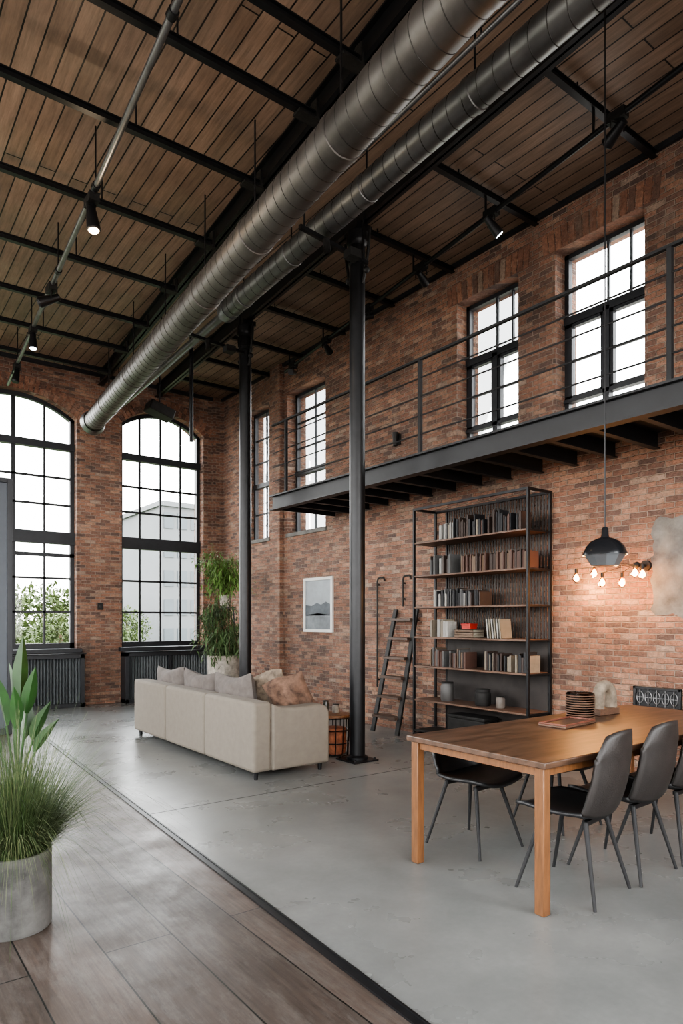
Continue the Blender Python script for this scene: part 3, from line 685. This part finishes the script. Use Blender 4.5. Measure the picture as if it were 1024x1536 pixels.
# ------------------------------------------------------------------ chairs
def make_chair(high):
    ch=thing('dining_chair','chair','chair')
    def prof(t):
        if t<=1:
            y=.24-.43*t; z=.455-.02*math.sin(PI*t*.8)+(-.02*max(0,.15-t)/.15)
            w=.225+.015*math.sin(PI*t)
        else:
            q=t-1; hh=.47 if high else .21
            y=-.19-.04*math.sin(min(1,q*2)*PI/2)-.07*q; z=.441+hh*(q**1.12)
            w=.225-(.035*q*q if high else .01*q)
        return y,z,w
    def surf(t0,t1,nt_):
        mb=MB(); n=14; vs=[];fs=[]
        for i in range(nt_+1):
            t=t0+(t1-t0)*i/nt_; y,z,w=prof(t)
            for j in range(n+1):
                s=-1+2*j/n; lift=.035*s*s*(1 if t<=1 else max(0,1-(t-1)*2)); wrap=(.0 if t<=.6 else min(1,(t-.6)/.7))*(.055 if high else .13)*abs(s)**2.2
                ww=w
                if t<.14: ww=w*(.86+.14*math.sin(t/.14*PI/2))
                if t>1.75: ww=w*(.70+.30*math.cos((t-1.75)/.25*PI/2))
                zz=z+lift-(.03*abs(s)**3 if t>1.75 else 0)
                vs.append((s*ww,y+wrap,zz))
        for i in range(nt_):
            for j in range(n): a=i*(n+1)+j; fs.append((a,a+1,a+n+2,a+n+1))
        mb.add(vs,fs); return mb
    surf(0,1.0,14).build('seat',LEATH,ch,solid=.022,ang=80)
    surf(1.0,2,18).build('backrest',CHBACK if high else LEATH,ch,solid=.02,ang=80)
    mb=MB(); mb.box(-.13,-.14,.395,.13,-.115,.42); mb.box(-.13,.10,.395,.13,.125,.42); mb.box(-.012,-.12,.395,.012,.11,.415); mb.build('seat_frame',STEEL,ch)
    for sx in (-1,1):
        for (y,yy) in ((.115,.225),(-.13,-.225)):
            mb=MB(); mb.tube([(sx*.12,y,.41),(sx*.215,yy,.0)],[.014,.009],10); mb.build('leg',DECK,ch)
    return ch
cg='black shell dining chairs around the oak table'
c1=make_chair(True); c1.location=(3.23,2.19,0); c1.rotation_euler=(0,0,.14); c1['label']='high-backed black chair drawn up by the near table corner leg'; c1['group']=cg
dup(c1,(3.74,2.20,0),.05,'high-backed black chair behind the nearest one, its back touching the right photo edge',cg)
dup(c1,(4.26,2.20,0),-.03,'high-backed black chair farthest along the near table side, mostly hidden by the others',cg)
c3=make_chair(False); c3.location=(3.33,3.00,0); c3.rotation_euler=(0,0,PI+.04); c3['label']='low-backed black bucket chair tucked under the far left side of the table'; c3['group']=cg
dup(c3,(4.18,2.97,0),PI-.05,'low-backed black bucket chair tucked under the far side, seen between the others',cg)

# ------------------------------------------------------------------ pendant
pe=thing('pendant_lamp','black dome pendant lamp with faceted lower bowl hanging over the table','pendant lamp',(4.0,2.47,1.83))
mb=MB(); mb.cyl((4.0,2.47,2.08),(4.0,2.47,H-.03),.0045,n=6); mb.build('cord',STEEL,pe)
mb=MB(); mb.cyl((4,2.47,H-.03),(4,2.47,H-.001),.05,n=16); mb.build('ceiling_rose',STEEL,pe)
mb=MB(); mb.lathe([(.012,.26),(.02,.25),(.024,.2),(.03,.19),(.05,.185),(.09,.165),(.12,.13),(.137,.09),(.14,.075),(.134,.075),(.11,.125),(.05,.17),(.01,.18)],(4,2.47,1.83),32); mb.build('shade',M('black_enamel',(.012,.013,.015),.22,.2,.1),pe)
mb=MB(); mb.lathe([(.132,.078),(.085,.005),(.001,.0)],(4,2.47,1.83),10); mb.build('bowl',M('pewter',(.22,.235,.25),.28,.7,.1),pe,ang=10)

wy,wz=3.28,1.985
cl=thing('wall_lamp','wall lamp with a cluster of glowing filament bulbs on the brick beside the pendant','wall lamp',(XW,wy,wz))
mb=MB(); mb.cyl((XW,wy,wz),(XW-.03,wy,wz),.05,n=20); mb.cyl((XW-.03,wy,wz),(XW-.16,wy,wz),.014,n=10); mb.ball((XW-.17,wy,wz),.03); mb.build('mount',IRON,cl)
ends=[(.62,-.02,-.0),(.45,.03,.04),(.30,-.10,-.06),(.10,-.1,-.07),(.02,.0,.02),(-.07,-.04,.0)]
for (dy,dx,dz) in ends:
    c=V((XW-.17,wy,wz)); e=V((XW-.17+dx*.8,wy+dy,wz+dz))
    mb=MB(); mb.tube([c,c.lerp(e,.5)+V((0,0,.012)),e+V((0,0,.0))],.003,6); mb.build('arm',IRON,cl)
    mb=MB(); mb.cyl(e+V((0,0,.005)),e-V((0,0,.04)),.014,n=12); mb.build('socket',IRON,cl)
    mb=MB(); mb.lathe([(.014,-.04),(.022,-.055),(.038,-.085),(.038,-.105),(.022,-.13),(.001,-.14)],e,16); mb.build('bulb',BULBG,cl)
    mb=MB(); mb.lathe([(.001,-.05),(.014,-.06),(.029,-.088),(.023,-.115),(.001,-.125)],e,12); mb.build('filament',WARM,cl)
def point(loc,e,r,col):
    l=bpy.data.lights.new('lamp_light','POINT'); l.energy=e; l.shadow_soft_size=r; l.color=col; o=bpy.data.objects.new('lamp_light',l); C.objects.link(o); o.location=loc
point((XW-.2,wy+.50,wz-.19),26,.05,(1,.50,.16)); point((XW-.3,wy+.07,wz-.22),18,.05,(1,.50,.16))
point((lt(6.15),6.15,4.9),14,.05,(1,.75,.5))

ve=thing('wall_vent','ornate black iron vent grille low on the wall behind the table','vent',(XW,3.15,.66))
y0,y1,z0,z1=2.95,3.40,.66,.86
mb=MB(); mb.box(XW-.03,y0,z0,XW,y1,z0+.025); mb.box(XW-.03,y0,z1-.025,XW,y1,z1); mb.box(XW-.03,y0,z0,XW,y0+.025,z1); mb.box(XW-.03,y1-.025,z0,XW,y1,z1); mb.build('frame',STEEL,ve,bev=.003)
mb=MB(); mb.box(XW-.012,y0+.025,z0+.025,XW-.002,y1-.025,z1-.025); mb.build('backing',STEEL,ve)
mb=MB()
for i in range(5):
    cy=y0+.065+.08*i; mb.tube([(XW-.018,cy+.032*math.cos(2*PI*q/14),.76+.055*math.sin(2*PI*q/14)) for q in range(15)],.005,6,cap=False); mb.box(XW-.022,cy-.003,z0+.02,XW-.014,cy+.003,z1-.02)
mb.box(XW-.02,y0+.02,.757,XW-.014,y1-.02,.763)
mb.build('grille',PIPE,ve)
th=thing('wall_switch','small black switch box on the brick pier between the arched windows','switch',(3.63,YW,1.7)); mb=MB(); mb.box(3.59,YW-.02,1.66,3.68,YW,1.78); mb.build('plate',IRON,th,bev=.003); mb=MB(); mb.box(3.62,YW-.03,1.70,3.65,YW-.02,1.74); mb.build('toggle',STEEL2,th)

pn=thing('sliding_panel','tall grey metal panel standing at the left edge before the window','panel',(1.3,9.55,0))
mb=MB(); mb.box(.80,9.53,.04,1.75,9.58,3.3); mb.build('leaf',GREYP,pn)
mb=MB(); mb.box(1.70,9.50,.0,1.76,9.61,3.32); mb.box(.76,9.50,.0,.82,9.61,3.32); mb.box(.82,9.50,3.26,1.70,9.61,3.32); mb.box(.82,9.50,.0,1.70,9.61,.08); mb.build('frame',STEEL2,pn,bev=.003)

# ------------------------------------------------------------------ plants
def leaf(mb,b,d,L,W,n=3,droop=.3,mi=0):
    b=V(b); d=V(d).normalized(); s=d.cross(V((0,0,1))); s=s.normalized() if s.length>.01 else V((1,0,0)); vs=[];fs=[]
    for i in range(n+1):
        q=i/n; c=b+d*L*q-V((0,0,droop*L*q*q)); w=W*math.sin(PI*min(.97,.12+.85*q))
        nrm=V((0,0,.12*w)); vs+=[c-s*w/2+nrm,c-nrm,c+s*w/2+nrm]
    for i in range(n):
        a=3*i; fs+=[(a,a+1,a+4,a+3),(a+1,a+2,a+5,a+4)]
    mb.add(vs,fs,mi)
def potlathe(x,y,z,r,h,n=36): return MB().lathe([(.001,z),(r*.92,z),(r*.95,z+.01),(r,z+h*.97),(r,z+h),(r*.9,z+h),(r*.88,z+h*.88),(.001,z+h*.88)],(x,y,0),n)
gx,gy=.66,3.53
g=thing('potted_grass','wispy ornamental grass in a round weathered grey pot, foreground left','potted plant',(gx,gy,0))
MB().lathe([(.001,0),(.165,0),(.17,.01),(.17,.37),(.155,.37),(.15,.33),(.001,.33)],(gx,gy,0),40).build('pot',POTC,g,ang=50)
MB().lathe([(.001,.342),(.149,.335)],(gx,gy,0),20).build('soil',SOIL,g)
mb=MB()
for i in range(4000):
    a=random.uniform(0,2*PI); r=.13*math.sqrt(random.random()); b=V((gx+r*math.cos(a),gy+r*math.sin(a),.33)); out=random.uniform(.03,1.0)**1.0
    L=random.uniform(.25,.86)*(1 if random.random()<.5 else .8); dr=V((math.cos(a)*out*.85+random.uniform(-.22,.22),math.sin(a)*out*.85+random.uniform(-.22,.22),1)).normalized(); w=random.uniform(.0008,.0022)
    s=V((-math.sin(a+.5),math.cos(a+.5),0)); vs=[];n=6; droop=out*random.uniform(.2,1.3)
    for q in range(n+1):
        t_=q/n; c=b+dr*L*t_+V((math.cos(a),math.sin(a),0))*droop*L*.5*t_*t_-V((0,0,droop*L*.8*t_**3)); ww=w*(1-t_*.8); vs+=[c-s*ww,c+s*ww]
    mb.add(vs,[(2*q,2*q+1,2*q+3,2*q+2) for q in range(n)],1 if random.random()<.22+.3*(out>.7) else 0)
mb.build('foliage',[GRASS,GRASSD],g)
px_,py_=.98,5.12
g=thing('broad_leaf_plant','plant with tall upright glossy green paddle leaves behind the potted grass','potted plant',(px_,py_,0))
potlathe(px_,py_,0,.15,.3).build('pot',POTC,g,ang=50); MB().lathe([(.001,.275),(.13,.27)],(px_,py_,0),20).build('soil',SOIL,g)
ml=MB(); ms=MB()
for (a,tilt,L,h,w) in ((.1,.03,.46,.64,.085),(1.9,.10,.40,.52,.085),(-.9,.14,.34,.56,.08),(3.2,.15,.42,.48,.08),(4.4,.18,.32,.46,.075),(5.7,.28,.30,.38,.075),(2.6,.40,.3,.3,.07),(.9,.22,.32,.36,.075),(-.5,.40,.28,.3,.07)):
    d=V((math.cos(a)*math.sin(tilt),math.sin(a)*math.sin(tilt),math.cos(tilt))); b=V((px_,py_,.27)); e=b+d*h; ms.tube([b,e],.008,6)
    s=V((-math.sin(a),math.cos(a),0)); s=(V((.80,-.598,0))*.8+s*.5).normalized(); n=9; vs=[];fs=[]
    for i in range(n+1):
        q=i/n; c=e+d*L*q+V((math.cos(a),math.sin(a),0))*.25*L*q*q*tilt*2-V((0,0,.2*L*q*q*tilt)); ww=w*math.sin(PI*(.04+.95*q)**.8)*.62; fold=d.cross(s)*ww*.6
        vs+=[c-s*ww+fold,c,c+s*ww+fold]
    for i in range(n): k2=3*i; fs+=[(k2,k2+1,k2+4,k2+3),(k2+1,k2+2,k2+5,k2+4)]
    ml.add(vs,fs)
ml.build('foliage',LEAF,g,ang=60); ms.build('stem',LEAF,g)
def bush(nm,label,x,y,z0,pr,ph,potm,z1,rad,n,mat,ls,low=.55,zl=0,asp=.35,droop=.4,sg=.07):
    g=thing(nm,label,'potted plant',(x,y,z0)); potlathe(x,y,z0,pr,ph).build('pot',potm,g,ang=50); MB().lathe([(.001,z0+ph*.9),(pr*.88,z0+ph*.885)],(x,y,0),16).build('soil',SOIL,g)
    mf=MB(); mst=MB(); zb=z0+ph*.88
    for i in range(30):
        a=random.uniform(0,2*PI); rr=rad*random.uniform(.2,1); hh=(z1-zb)*random.uniform(.4,1); m1=V((x+rr*.55*math.cos(a),y+rr*.55*math.sin(a),zb+hh*.85)); e=V((x+rr*math.cos(a),y+rr*math.sin(a),zb+hh*random.uniform(low,1)-zl*random.random()))
        b=V((x,y,zb)); pts=[b,b.lerp(m1,.6),m1,e]; mst.tube(pts,.005,5)
        for j in range(n//30):
            q=random.random()**.7; c=(m1.lerp(e,q) if random.random()<.7 else b.lerp(m1,q))+V([random.gauss(0,sg) for _ in range(3)])
            leaf(mf,c,(random.gauss(0,1),random.gauss(0,1),random.gauss(-.1,.6)),ls*random.uniform(.6,1.3),ls*asp,2,droop)
    mf.build('foliage',mat,g); mst.build('stem',STEM,g)
bush('potted_bush','dark green bushy plant in a tall cream pot behind the sofa',4.76,9.45,0,.25,.93,POTW,2.0,.44,2100,LEAFD,.10,.15,.2,.28,.7,.06)
sd=thing('plant_stand','tall thin black plant stand in the far corner','plant stand',(5.22,10.2,0))
mb=MB(); mb.cyl((5.22,10.2,1.68),(5.22,10.2,1.70),.13,n=20); mb.build('top',STEEL,sd)
for i in range(3):
    a=2*PI*i/3; mb=MB(); mb.tube([(5.22+.2*math.cos(a),10.2+.2*math.sin(a),0),(5.22+.1*math.cos(a),10.2+.1*math.sin(a),1.68)],.012,8); mb.build('leg',STEEL,sd)
bush('potted_fern','bright green feathery plant in a pale pot on the tall stand',5.17,10.2,1.701,.10,.2,POTW,2.74,.46,2000,LEAFB,.09,.35,.15,.26,.6,.06)

# ------------------------------------------------------------------ outside
LAWN=M('lawn',(.04,.066,.02),.9,0,.4,.3)
mb=MB(); mb.box(-60,12.6,-.6,140,160,-.5); tag(mb.build('lawn',LAWN,origin=(5,20,-.55)),'green grass outside beyond the arched windows','grass',kind='stuff')
BW=M('pale_render',(.115,.12,.125),.8,0,.08,.5); BG=M('blue_glass_wall',(.065,.078,.088),.5,0,.2,.4); BO=M('terracotta',(.11,.065,.045),.8)
def building(x0,x1,y0,y1,h,label,wm,floors,cols_):
    th=thing('building',label,'building',((x0+x1)/2,y0,-.5)); MB().box(x0,y0,-.499,x1,y1,h).build('walls',wm,th)
    mb=MB(); mb.box(x0-.2,y0-.2,h,x1+.2,y1+.2,h+.3); mb.build('roof',BW,th)
    for i in range(floors):
        z=-.5+(h+.5)*(i+.25)/floors; hh=(h+.5)/floors*.55
        for j in range(cols_):
            wd=(x1-x0)/cols_; MB().box(x0+wd*(j+.15),y0-.06,z,x0+wd*(j+.85),y0,z+hh).build('window',BG,th)
building(15.9,18.6,40,50,8.6,'grey glassy mid-rise block seen through the right arched window',BW,5,3)
building(18.2,21.0,54,62,6.5,'low pale building left of the mid-rise block outside',BW,3,3)
building(25,33,62,70,7.5,'wide pale building farther off to the right outside',BW,3,6)
mb=MB(); mb.box(8.5,24,-.499,16,24.3,.5); mb.box(8.45,23.95,.5,16.05,24.35,.58); tag(mb.build('boundary_wall',BO,origin=(12,24,-.499)),'low terracotta wall outside the right arched window','garden wall')
def tree(x,y,h,r,label,mat,n=1400):
    th=thing('tree',label,'tree',(x,y,-.499),group='trees outside the arched windows'); mb=MB(); mb.tube([(x,y,-.499),(x+.05,y,h*.4),(x,y,h*.7)],[.1,.08,.04],8); mb.build('trunk',STEM,th)
    mf=MB()
    for i in range(n):
        u=V([random.gauss(0,1) for _ in range(3)]).normalized()*random.uniform(.45,1); c=V((x+u.x*r,y+u.y*r,max(-.1,h*.45+u.z*(h*.55+.2)))); leaf(mf,c,(random.gauss(0,1),random.gauss(0,1),abs(random.gauss(0,.7))+.2),r*.16,r*.08,2,.05)
    mf.build('foliage',mat,th)
LT=M('pale_tree_leaf',(.060,.088,.022),.7,0,.5,1)
for i,(x,y,h,r) in enumerate(((4.4,26,1.4,1.15),(6.9,28,1.6,1.2),(9.3,29,1.2,1.0),(9.8,44,3.6,2.6),(12.6,51,3.0,1.9),(4.6,40,3.0,2.2),(13.0,38,2.0,1.4))):
    tree(x,y,h,r,['leftmost rounded green shrub tree outside the left window','rounded green shrub tree outside, middle of the left window','low green shrub tree outside at the right of the left window','taller green tree behind the shrubs outside the left window','green tree outside beyond the brick pier','green tree at the far left behind the shrubs outside','green tree outside left of the grey mid-rise block'][i],LT)

# ------------------------------------------------------------------ light
w=bpy.data.worlds.new('World'); bpy.context.scene.world=w; w.use_nodes=True; t=w.node_tree; t.nodes.clear()
o=t.nodes.new('ShaderNodeOutputWorld'); b=t.nodes.new('ShaderNodeBackground'); t.links.new(b.outputs[0],o.inputs[0])
tc=t.nodes.new('ShaderNodeTexCoord'); s=t.nodes.new('ShaderNodeSeparateXYZ'); t.links.new(tc.outputs['Generated'],s.inputs[0])
zz=math_(t,'ADD',math_(t,'MULTIPLY',s.outputs[2],.5),.5)
c=ramp(t,zz,[(.44,(.36,.34,.32)),(.5,(1,.98,.95)),(.8,(.94,.97,1))]); t.links.new(c,b.inputs[0]); b.inputs[1].default_value=14
try: bpy.context.scene.view_settings.look='AgX - Medium High Contrast'
except Exception as ex: print('look',ex)

cam=bpy.data.cameras.new('Camera'); co=bpy.data.objects.new('Camera',cam); C.objects.link(co)
co.location=(0,0,1.48); co.rotation_euler=(PI/2,0,-math.radians(36.75))
cam.sensor_fit='VERTICAL'; cam.sensor_height=36; cam.lens=23.44; cam.shift_y=162/1536; cam.clip_end=500
bpy.context.scene.camera=co
